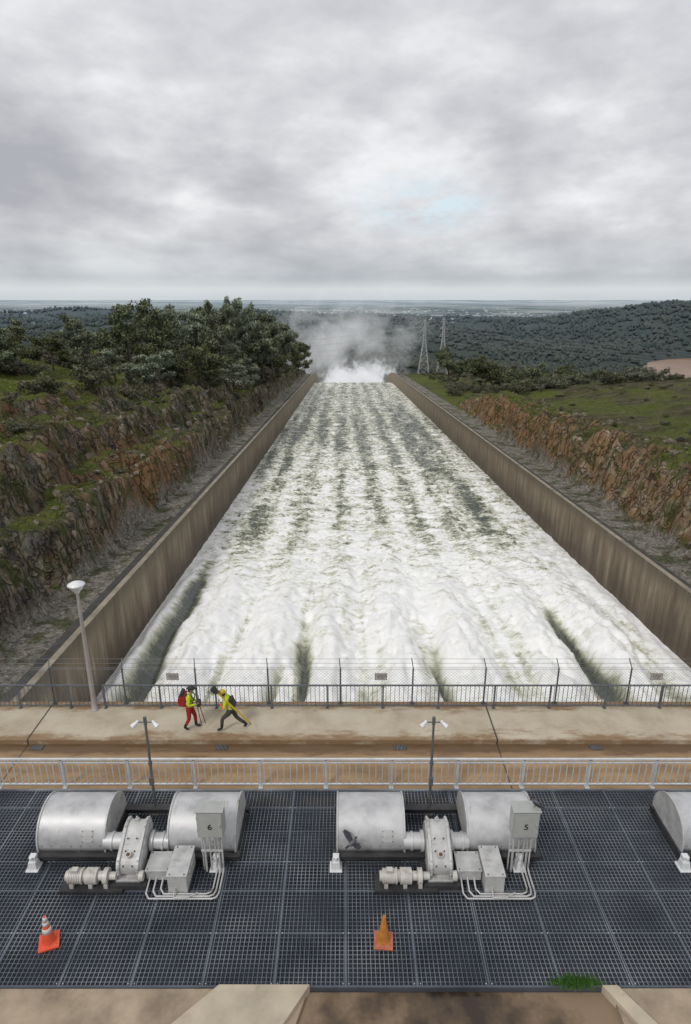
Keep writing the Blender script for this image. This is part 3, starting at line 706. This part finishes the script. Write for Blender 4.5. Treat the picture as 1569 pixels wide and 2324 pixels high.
J2={'pelvis':(0,0,.86),'spine':(.06,0,1.03),'chest':(.15,0,1.24),'neck':(.22,0,1.37),'headb':(.25,0,1.41),
'shoulderL':(.16,.17,1.29),'elbowL':(.20,.25,1.02),'wristL':(.34,.15,1.18),'palmL':(.37,.11,1.24),
'shoulderR':(.16,-.17,1.29),'elbowR':(-.02,-.26,1.06),'wristR':(-.02,-.22,.86),'palmR':(-.01,-.20,.80),
'hipL':(.02,.10,.80),'kneeL':(.32,.11,.53),'ankleL':(.36,.11,.12),'toeL':(.53,.12,.06),
'hipR':(0,-.10,.80),'kneeR':(-.16,-.11,.42),'ankleR':(-.50,-.11,.14),'toeR':(-.38,-.12,.045)}
def ex2(mb,h):
    mb.ball(h+Vector((0,0,.03)),(.135,.115,.13),8,18,8,None,lambda v:Vector((v.x,v.y,max(v.z,0)))); mb.ball(h+Vector((.03,0,.035)),(.17,.125,.012),8,18,4)
    a=Vector((.40,.16,1.62)); d=Vector((-1.10,.0,-1.28)).normalized()
    for o_ in ((0,0,0),(.0,.05,.03),(.03,-.03,.05)):
        q=a+Vector(o_); mb.cyl(q,q+d*1.6,.018,n=7,mi=7)
        mb.cyl(q+d*1.6,q+d*1.72,.012,.004,n=6,mi=6)
    mb.cyl(a-d*.02,a-d*.12,.09,n=12,mi=6); mb.box(a-d*.2,(.16,.12,.16),6,rot=Matrix.Rotation(.7,3,'Y'))
    mb.box((-.04,0,1.16),(.16,.26,.34),6,rot=Matrix.Rotation(.35,3,'Y')); mb.lathe((.07,0,1.03),[(.15,0),(.152,.05)],18,9)
person('surveyor',(-4.03,18.8,.2),math.pi,J2,[mSkin,mHV,mNavy,mOrg,mBoot,mHair,mBlk,mYel,mYel,mSilv],ex2)

# ---------------------------------------------------------------- transmission towers
mTw=simple('tower_steel',(.46,.475,.49),.5,.2,.1,.2)
TT=[]
def tower(x,y,H):
    z0=float(terrain(np.array([x]),np.array([y]))[0])-.3; e=empty('transmission_tower',(x,y,z0)); mb=MB()
    def hw_(z): 
        u=z/H; return 3.8*(1-u/.62)+.8*(u/.62) if u<.62 else .8-.35*(u-.62)/.38
    lv=[0,.14,.26,.36,.45,.53,.60,.66,.72,.78,.84,.90,.96]; r=.17
    for a,b_ in zip(lv[:-1],lv[1:]):
        za,zb=a*H,b_*H; ha,hb_=hw_(za),hw_(zb); ca=[(-ha,-ha),(ha,-ha),(ha,ha),(-ha,ha)]; cb=[(-hb_,-hb_),(hb_,-hb_),(hb_,hb_),(-hb_,hb_)]
        for k in range(4):
            k2=(k+1)%4
            mb.cyl((*ca[k],za),(*cb[k],zb),r,n=4); mb.cyl((*ca[k],za),(*cb[k2],zb),r*.55,n=4); mb.cyl((*ca[k2],za),(*cb[k],zb),r*.55,n=4); mb.cyl((*cb[k],zb),(*cb[k2],zb),r*.55,n=4)
    mb.cyl((0,0,.96*H),(0,0,H),.1,n=5)
    for u,L in ((.66,2.6),(.78,2.9),(.90,2.3)):
        for s_ in(-1,1):
            q=(s_*L,0,u*H); h_=hw_(u*H)
            for yy in(-h_,h_): mb.cyl((s_*h_,yy,u*H),q,r*.6,n=4); mb.cyl((s_*h_,yy,(u+.05)*H),q,r*.6,n=4)
            mb.cyl(q,(q[0],0,q[2]-1.4),.08,n=5); TT.append((x+q[0],y,z0+q[2]-1.4))
    mb.obj('lattice',mTw,e)
tower(53,437,38); tower(67,447,40)
mb=MB()
for (x,y,z) in TT:
    for (ex,ey,ez) in ((-420,620,-25+(z+5)*.6),(900,700,-60+(z+5)*.6)):
        pts=[]
        for k in range(15):
            u=k/14; pts.append((x+(ex-x)*u,y+(ey-y)*u,z+(ez-z)*u-4*14*u*(1-u)))
        for a,b_ in zip(pts[:-1],pts[1:]): mb.cyl(a,b_,.03,n=3,caps=False)
mb.obj('power_lines',mTw)

# ---------------------------------------------------------------- vegetation
mBark=simple('bark',(.07,.055,.042),.9,0,.3,3)
def foliage(name,dark,light):
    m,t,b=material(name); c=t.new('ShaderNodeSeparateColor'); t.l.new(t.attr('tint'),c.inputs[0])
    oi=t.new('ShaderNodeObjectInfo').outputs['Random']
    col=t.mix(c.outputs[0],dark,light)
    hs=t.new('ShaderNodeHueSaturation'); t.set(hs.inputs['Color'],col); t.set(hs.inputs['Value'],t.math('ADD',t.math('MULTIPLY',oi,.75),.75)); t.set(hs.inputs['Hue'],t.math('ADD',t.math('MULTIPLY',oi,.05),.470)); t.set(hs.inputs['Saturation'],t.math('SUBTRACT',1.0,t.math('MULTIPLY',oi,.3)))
    t.set(b.inputs['Base Color'],hs.outputs[0]); b.inputs['Roughness'].default_value=.8; b.inputs['Specular IOR Level'].default_value=.2
    return m
mOak=foliage('oak_foliage',(.034,.046,.019),(.145,.172,.070)); mPine=foliage('pine_foliage',(.058,.077,.047),(.24,.275,.17)); mShr=foliage('shrub_foliage',(.038,.046,.024),(.155,.165,.095))
mBrn=foliage('bare_shrub_foliage',(.05,.045,.03),(.18,.16,.11))
def leaves(centers,radii,nper,size,r,elong=1.0):
    Vs=[];T=[]
    for c_,ra in zip(centers,radii):
        n=int(nper*r.uniform(.7,1.3)); u=r.normal(size=(n,3)); u/=np.linalg.norm(u,axis=1)[:,None]; u*=(r.random(n)**.45)[:,None]
        ctr=np.array(c_)+u*np.array(ra); 
        a=r.normal(size=(n,3)); a/=np.linalg.norm(a,axis=1)[:,None]; bq=r.normal(size=(n,3)); bq-=a*(a*bq).sum(1)[:,None]; bq/=np.linalg.norm(bq,axis=1)[:,None]
        s=size*r.uniform(.5,1.2,n)[:,None]
        q=np.stack([ctr-a*s*elong-bq*s*.2,ctr+bq*s*.55,ctr+a*s*elong+bq*s*.1,ctr-bq*s*.5],1)
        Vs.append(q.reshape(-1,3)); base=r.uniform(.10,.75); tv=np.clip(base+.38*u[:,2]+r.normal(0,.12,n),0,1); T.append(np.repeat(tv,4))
    return np.concatenate(Vs),np.concatenate(T)
def tree_mesh(kind,seed,H=10.0):
    r=np.random.default_rng(seed); mb=MB(); tips=[]
    def limb(p,d,L,rad,lev):
        q=p; n=4
        for k in range(n):
            d=(d+Vector(r.normal(0,.13,3))+Vector((0,0,.05))).normalized(); q2=q+d*(L/n); mb.cyl(q,q2,rad*(1-k/n*.45),rad*(1-(k+1)/n*.45),n=6,caps=False); q=q2
            if lev<2 and k>=(1 if lev else 1):
                for _ in range(2 if kind!='pine' else 3):
                    az=r.uniform(0,6.28); el=r.uniform(.1,.8) if kind!='pine' else r.uniform(.0,.5)
                    dd=Vector((math.cos(az),math.sin(az),el)).normalized(); sc=(.55 if kind!='pine' else .36*(1.2-.5*k/n)); limb(q,dd,L*sc*r.uniform(.8,1.2),rad*.5,lev+1)
            if lev>=1 and k>=2: tips.append(q.copy())
        tips.append(q.copy())
    if kind=='oak': 
        limb(Vector((0,0,-.6)),Vector((r.normal(0,.1),r.normal(0,.1),1)),H*.62,.30,0)
        C=[tuple(p) for p in tips if p.z>H*.22]; Ra=[(r.uniform(.7,1.25),r.uniform(.7,1.25),r.uniform(.5,.85)) for _ in C]; per=48; sz=.25
    elif kind=='pine':
        limb(Vector((0,0,-.6)),Vector((r.normal(0,.06),r.normal(0,.06),1)),H*.95,.24,0)
        C=[tuple(p) for p in tips if p.z>H*.2]; Ra=[(r.uniform(.6,1.05),r.uniform(.6,1.05),r.uniform(.5,.9)) for _ in C]; per=46; sz=.24
    else:
        for _ in range(5): limb(Vector((0,0,-.2)),Vector((r.normal(0,.7),r.normal(0,.7),1)).normalized(),H*.7,.06,1)
        C=[tuple(p) for p in tips]+[tuple(r.normal(0,1,3)*np.array([H*.3,H*.3,0])+np.array([0,0,H*.3])) for _ in range(12)]; Ra=[(H*.2,H*.2,H*.16) for _ in C]; per=40; sz=.12*H/2.2
    idx=r.permutation(len(C)); mx=80 if kind!='shrub' else 30; idx=idx[:mx]
    LV,LT=leaves([C[i] for i in idx],[Ra[i] for i in idx],per,sz,r,1.0 if kind!='pine' else 1.5)
    nb=len(mb.v); V=np.concatenate([np.array(mb.v),LV]); F=np.concatenate([np.array([f for f in mb.f]),(np.arange(len(LV)).reshape(-1,4)+nb)])
    top=np.percentile(LV[:,2],98.5); V=V*(H/top)
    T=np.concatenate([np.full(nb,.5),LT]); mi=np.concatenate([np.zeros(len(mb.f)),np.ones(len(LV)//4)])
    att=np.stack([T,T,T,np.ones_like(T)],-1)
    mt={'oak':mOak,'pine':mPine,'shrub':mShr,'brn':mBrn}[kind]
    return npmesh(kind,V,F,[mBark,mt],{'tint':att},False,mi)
oaks=[tree_mesh('oak',s) for s in (1,2,3,4)]; pines=[tree_mesh('pine',s) for s in (5,6,7,8,12,13)]; shrubs=[tree_mesh('shrub',s,2.4) for s in (9,10,11)]
shb=[]
for s in shrubs[:1]:
    m=s.copy(); m.materials[1]=mBrn; shb.append(m)
def zt(x,y): return float(terrain(np.array([x],float),np.array([y],float))[0])
def plant(name,mesh,x,y,h,ref=10.0,w=1.0,parent=None):
    o=addobj(name,mesh,parent); s=h/ref; o.scale=(s*w,s*w,s); o.location=(x,y,zt(x,y)-.1); o.rotation_euler=(0,0,random.uniform(0,6.28)); return o
R=random.Random(5)
def plant_top(name,mesh,k,Y,ytop,w):
    """crown top elevation = eye level minus ytop metres per metre of distance along the chute"""
    X=k*Y; zb=zt(X,Y); h=max(6,14.8-ytop*Y-zb); plant(name,mesh,X,Y,h,10,w)
for (k,Y,tp,kd,w) in ((-.54,120,.048,'oak',1.05),(-.50,128,.046,'oak',1.1),(-.455,140,.058,'oak',1.1),(-.395,140,.026,'pine',.85),(-.36,122,.075,'pine',1.3),(-.335,150,.006,'oak',.75),(-.305,165,.020,'oak',.9),
    (-.30,128,.08,'pine',1.3),(-.275,180,.020,'pine',.85),(-.25,190,.014,'pine',.75),(-.232,195,.024,'pine',.8),(-.213,190,.018,'pine',.75),(-.192,215,.009,'pine',.62),(-.172,225,.006,'pine',.62),(-.157,235,.005,'pine',.6),(-.15,205,.09,'pine',1.1),(-.175,185,.095,'pine',1.2),(-.265,160,.07,'oak',1.2),(-.22,165,.07,'oak',1.2),
    (-.140,255,.018,'pine',.75),(-.125,270,.024,'pine',.8),(-.113,285,.029,'pine',.85),(-.102,300,.038,'pine',.9),(-.092,330,.050,'pine',1.1),(-.082,360,.066,'oak',1.1),(-.075,390,.085,'oak',1.1),
    (-.145,230,.05,'pine',1.1),(-.128,240,.06,'pine',1.1),(-.11,260,.06,'oak',1.1),(-.182,240,.02,'pine',.7),(-.222,225,.016,'pine',.7)):
    plant_top(kd+'_tree',R.choice(oaks if kd=='oak' else pines),k,Y,tp,w)
for (k,Y,h,kd,w) in ((.160,330,17,'oak',.9),(.172,345,12,'oak',1.2),(.235,262,15,'oak',1.1),(.265,250,14,'oak',1.2),(.285,255,9,'oak',1.3),(.22,300,8,'pine',1.3),(.43,250,8,'oak',1.3),(.50,235,7,'oak',1.4),(.36,260,8,'oak',1.3)):
    plant(kd+'_tree',R.choice(oaks if kd=='oak' else pines),k*Y,Y,h,10,w)
for i in range(115):
    Y=R.uniform(165,430); X=-R.uniform(40,60+.42*Y)
    kd='pine' if R.random()<.7 else 'oak'; plant(kd+'_tree',R.choice(oaks if kd=='oak' else pines),X,Y,R.uniform(7,16)*(1 if -X/Y<.33 else .66),10,R.uniform(.7,1.1))
for i in range(90):
    Y=R.uniform(235,430); X=R.uniform(72,80+.5*Y); kd='oak'; plant('oak_tree',R.choice(oaks),X,Y,R.uniform(5,9.5),10,R.uniform(1.0,1.4))
sh=empty('shrubs')
def shrub(x,y,h): plant('shrub',R.choice(shrubs+shb),x,y,h,2.4,R.uniform(1.0,1.6),sh)
for i in range(240):
    Y=R.uniform(80,430); X=-26-R.uniform(13,34+.1*Y)
    if ((X+56)/9)**2+((Y-118)/24)**2<1: continue
    shrub(X,Y,R.uniform(1.2,3.4))
for i in range(130):
    Y=R.uniform(60,400); X=-26-R.uniform(3,14); shrub(X,Y,R.uniform(.4,1.3) if Y<170 else R.uniform(1,2.8))
for i in range(300):
    Y=R.uniform(170,300); X=37.4+R.uniform(16,150)*(.4+.6*R.random()); shrub(X,Y,R.uniform(1.5,3.8))
for i in range(90):
    Y=R.uniform(270,430); X=37.4+R.uniform(12,60); shrub(X,Y,R.uniform(.8,2.6))
for i in range(80):
    Y=R.uniform(60,170); X=37.4+R.uniform(9,60); shrub(X,Y,R.uniform(.2,.9))

# distant forest mass
N=50000
r=np.random.default_rng(3); u=r.random(N); Yf=470*(4200/470)**(u**.9); Xf=(r.random(N)*2-1)*(.66*Yf+120)
riv=((Xf-1110)/350)**2+((Yf-1520)/350)**2; dens=fbm(Xf/110,Yf/110,4,51)
keep=(riv>1.08)&~((np.abs(Xf-5)<58)&(Yf<1000))&(dens>.34+.05*(Yf>1500)); Xf=Xf[keep];Yf=Yf[keep]; n=len(Xf); Zf=terrain(Xf,Yf)
hh=r.uniform(5.0,11,n)*(1+Yf/6000); ww=hh*r.uniform(.36,.6,n)
K=6; prof=[(.55,.0),(1.0,.35),(.75,.72),(.25,.96)]
ang=np.arange(K)*2*np.pi/K; Vt=[]
for (pr_,pz) in prof:
    jr=r.uniform(.7,1.25,(n,K)); a=ang[None]+r.uniform(-.3,.3,(n,K))
    Vt.append(np.stack([Xf[:,None]+ww[:,None]*pr_*jr*np.cos(a),Yf[:,None]+ww[:,None]*pr_*jr*np.sin(a),Zf[:,None]-.5+hh[:,None]*(pz+r.uniform(-.06,.06,(n,K)))],-1))
Vt=np.concatenate(Vt,1)
fl=[]
for j in range(3):
    for i in range(K): fl.append((j*K+i,j*K+(i+1)%K,(j+1)*K+(i+1)%K,(j+1)*K+i))
fl+= [(18,19,20,21),(18,21,22,23)]
fl=np.array(fl); F=(fl[None]+np.arange(n)[:,None,None]*24).reshape(-1,4)
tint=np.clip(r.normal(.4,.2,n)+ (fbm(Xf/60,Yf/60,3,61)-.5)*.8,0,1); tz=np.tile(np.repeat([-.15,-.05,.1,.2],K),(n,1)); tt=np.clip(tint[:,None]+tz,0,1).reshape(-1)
mFor,t,b=material('forest_foliage'); P=pos(t); s_=t.new('ShaderNodeSeparateXYZ'); t.l.new(P,s_.inputs[0])
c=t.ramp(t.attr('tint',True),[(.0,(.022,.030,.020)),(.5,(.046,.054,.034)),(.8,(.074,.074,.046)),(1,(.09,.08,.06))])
c=t.mix(t.math('DIVIDE',t.math('SUBTRACT',s_.outputs[1],700),3800,True),c,(.14,.185,.215))  # distance haze painted into the foliage colour along Y
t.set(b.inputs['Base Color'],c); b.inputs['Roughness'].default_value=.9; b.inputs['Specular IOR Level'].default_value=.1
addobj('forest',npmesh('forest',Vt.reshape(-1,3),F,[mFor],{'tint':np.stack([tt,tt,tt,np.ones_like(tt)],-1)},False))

# far town
mTown=simple('town_buildings',(.6,.62,.64),.8,0,.2,.001)
mb=MB()
for i in range(600):
    Y=R.choice([R.uniform(2600,4200),R.uniform(5000,11000),R.uniform(5000,8000)]); X=R.gauss(-.03,.25)*Y; s_=R.uniform(8,26)*(Y/5000)**.6
    mb.box((X,Y,zt(X,Y)+3),(s_,s_*.6,R.uniform(5,9)*(1+Y/20000)))
mb.obj('town_buildings',mTown)

# loose boulders on cuts
r=np.random.default_rng(8)
n=2600; side=r.random(n)<.65
Yb=28+150*r.random(n)**1.3; Xb=np.where(side,-26-r.random(n)**1.5*26,37.4+r.random(n)**1.8*14)
Zb=terrain(Xb,Yb)
ico=np.array([(0,0,-1),(.72,-.53,-.45),(-.28,-.85,-.45),(-.89,0,-.45),(-.28,.85,-.45),(.72,.53,-.45),(.28,-.85,.45),(-.72,-.53,.45),(-.72,.53,.45),(.28,.85,.45),(.89,0,.45),(0,0,1)])
icf=np.array([(0,1,2),(1,0,5),(0,2,3),(0,3,4),(0,4,5),(1,5,10),(2,1,6),(3,2,7),(4,3,8),(5,4,9),(1,10,6),(2,6,7),(3,7,8),(4,8,9),(5,9,10),(6,10,11),(7,6,11),(8,7,11),(9,8,11),(10,9,11)])[:,::-1]
sc=(.10+.55*r.random(n)**3)[:,None,None]*r.uniform(.5,1.3,(n,1,3)); VB=ico[None]*sc*r.uniform(.7,1.2,(n,12,1)); VB+=np.stack([Xb,Yb,Zb],-1)[:,None]
mRk,t,b=material('boulder_rock'); P=pos(t); c=t.ramp(t.noise(P,1.3,7,.7),[(.3,(.04,.034,.027)),(.5,(.14,.115,.085)),(.7,(.32,.28,.22))])
t.set(b.inputs['Base Color'],c); b.inputs['Roughness'].default_value=.95
addobj('boulders',npmesh('boulders',VB.reshape(-1,3),(icf[None]+np.arange(n)[:,None,None]*12).reshape(-1,3),[mRk],{},False))

# ---------------------------------------------------------------- spray / mist
def mist(name,loc,sc,dens,nscale,thr,em,fw=.35):
    mb=MB(); mb.ball((0,0,0),(1,1,1),0,24,16); m=bpy.data.materials.new(name); m.use_nodes=True; t=NT(m.node_tree); t.n.remove(t.n['Principled BSDF'])
    out=t.n['Material Output']; v=t.new('ShaderNodeVolumeScatter'); v.inputs['Color'].default_value=(.97,.98,.99,1)
    em_=t.new('ShaderNodeEmission'); em_.inputs[0].default_value=(.93,.96,1,1)  # added self-glow, stands in for multiple scattering inside the mist
    oc=t.new('ShaderNodeTexCoord').outputs['Object']; L=t.new('ShaderNodeVectorMath',operation='LENGTH'); t.l.new(oc,L.inputs[0])
    fall=t.math('SUBTRACT',1.0,L.outputs['Value'],True); nz=t.noise(pos(t),nscale,7,.66,.4)
    d=t.math('SUBTRACT',t.math('ADD',nz,t.math('MULTIPLY',fall,fw)),thr,True); d=t.math('MULTIPLY',t.math('MULTIPLY',d,t.ramp(fall,[(0,0.0),(.3,1.0)])),dens)
    t.l.new(d,v.inputs['Density']); t.set(em_.inputs[1],t.math('MULTIPLY',d,em)); ad=t.new('ShaderNodeAddShader'); t.l.new(v.outputs[0],ad.inputs[0]); t.l.new(em_.outputs[0],ad.inputs[1])
    t.l.new(ad.outputs[0],out.inputs['Volume'])
    o=mb.obj(name,m,loc=loc); o.scale=sc; return o
mist('spray_cloud',(11,545,-61),(58,34,33),1.3,.085,.60,.36,.28)
mist('mist_cloud',(0,650,-28),(105,62,68),.10,.030,.585,.30,.24)

# ---------------------------------------------------------------- world, sun, camera
EL,AZ=math.radians(48),math.radians(215)
w=bpy.data.worlds.new('World'); scene.world=w; w.use_nodes=True; t=NT(w.node_tree); bg=t.n['Background']; out=t.n['World Output']
sky=t.new('ShaderNodeTexSky'); sky.sky_type='NISHITA'; sky.sun_disc=False; sky.sun_elevation=EL; sky.sun_rotation=AZ
t.l.new(sky.outputs[0],bg.inputs[0]); bg.inputs[1].default_value=.13
g=t.new('ShaderNodeTexCoord').outputs['Generated']; s_=t.new('ShaderNodeSeparateXYZ'); t.l.new(g,s_.inputs[0])
zz=t.math('MAXIMUM',s_.outputs[2],0.0); zd=t.math('ADD',zz,.16)
cv=t.new('ShaderNodeCombineXYZ'); t.set(cv.inputs[0],t.math('DIVIDE',s_.outputs[0],zd)); t.set(cv.inputs[1],t.math('DIVIDE',1.0,zd)); t.set(cv.inputs[2],t.math('DIVIDE',s_.outputs[1],zd))
n1=t.noise(t.mapv(cv.outputs[0],(1,.8,.3)),1.3,7,.50,.1)
n2=t.noise(t.mapv(g,(1,1,1.7),(3.4,1,0)),2.3,6,.50,.1)
n3_=t.noise(t.mapv(g,(1,1,2.2),(8,3,2)),6.5,7,.55,.1)
n=t.math('ADD',t.math('ADD',t.math('MULTIPLY',n1,.20),t.math('MULTIPLY',n2,.50)),t.math('MULTIPLY',n3_,.30))
cc=t.ramp(n,[(.41,(.44,.445,.48)),(.465,(.55,.555,.585)),(.515,(.68,.685,.71)),(.575,(.88,.89,.905))])
cc=t.mix(t.ramp(zz,[(.18,0.0),(.42,.40)]),cc,(.80,.81,.84))
hz=t.ramp(zz,[(.0,(.60,.655,.69)),(.012,(.68,.72,.74)),(.028,(.43,.48,.52)),(.07,(.54,.58,.61))])
cc=t.mix(t.ramp(zz,[(.01,.90),(.035,.50),(.09,0.0)]),cc,hz)
b2=t.new('ShaderNodeBackground'); b2.inputs[1].default_value=1.0
dv=t.new('ShaderNodeVectorMath',operation='DISTANCE'); t.l.new(t.mapv(g,(1,0,2.6)),dv.inputs[0]); dv.inputs[1].default_value=(.11,0,.124*2.6)
hole=t.math('MULTIPLY',t.math('SUBTRACT',1.0,t.math('DIVIDE',dv.outputs['Value'],.12),True),t.math('MULTIPLY',t.math('SUBTRACT',t.noise(t.mapv(g,(1,1,2.5)),16,6,.6),.40,True),7.0),True)
cc2=t.mix(t.math('MULTIPLY',hole,.9,True),cc,(.70,.83,.91)); t.l.new(cc2,b2.inputs[0])
mx=t.new('ShaderNodeMixShader'); mx.inputs[0].default_value=.97; t.l.new(bg.outputs[0],mx.inputs[1]); t.l.new(b2.outputs[0],mx.inputs[2]); t.l.new(mx.outputs[0],out.inputs[0])
sd=bpy.data.lights.new('sun','SUN'); sd.energy=1.35; sd.angle=math.radians(11); sd.color=(1,.96,.9); so=bpy.data.objects.new('sun',sd); COL.objects.link(so)
sv=Vector((math.sin(AZ)*math.cos(EL),math.cos(AZ)*math.cos(EL),math.sin(EL))); so.rotation_euler=sv.to_track_quat('Z','Y').to_euler()
cd=bpy.data.cameras.new('camera'); cam=bpy.data.objects.new('camera',cd); COL.objects.link(cam); scene.camera=cam
cam.location=(0,0,14.8); cam.rotation_euler=(math.radians(90-18.8),0,0); cd.sensor_fit='VERTICAL'; cd.sensor_height=36; cd.lens=22.15; cd.clip_end=100000; cd.clip_start=.1
scene.view_settings.view_transform='Standard'; scene.view_settings.look='None'; scene.view_settings.exposure=0
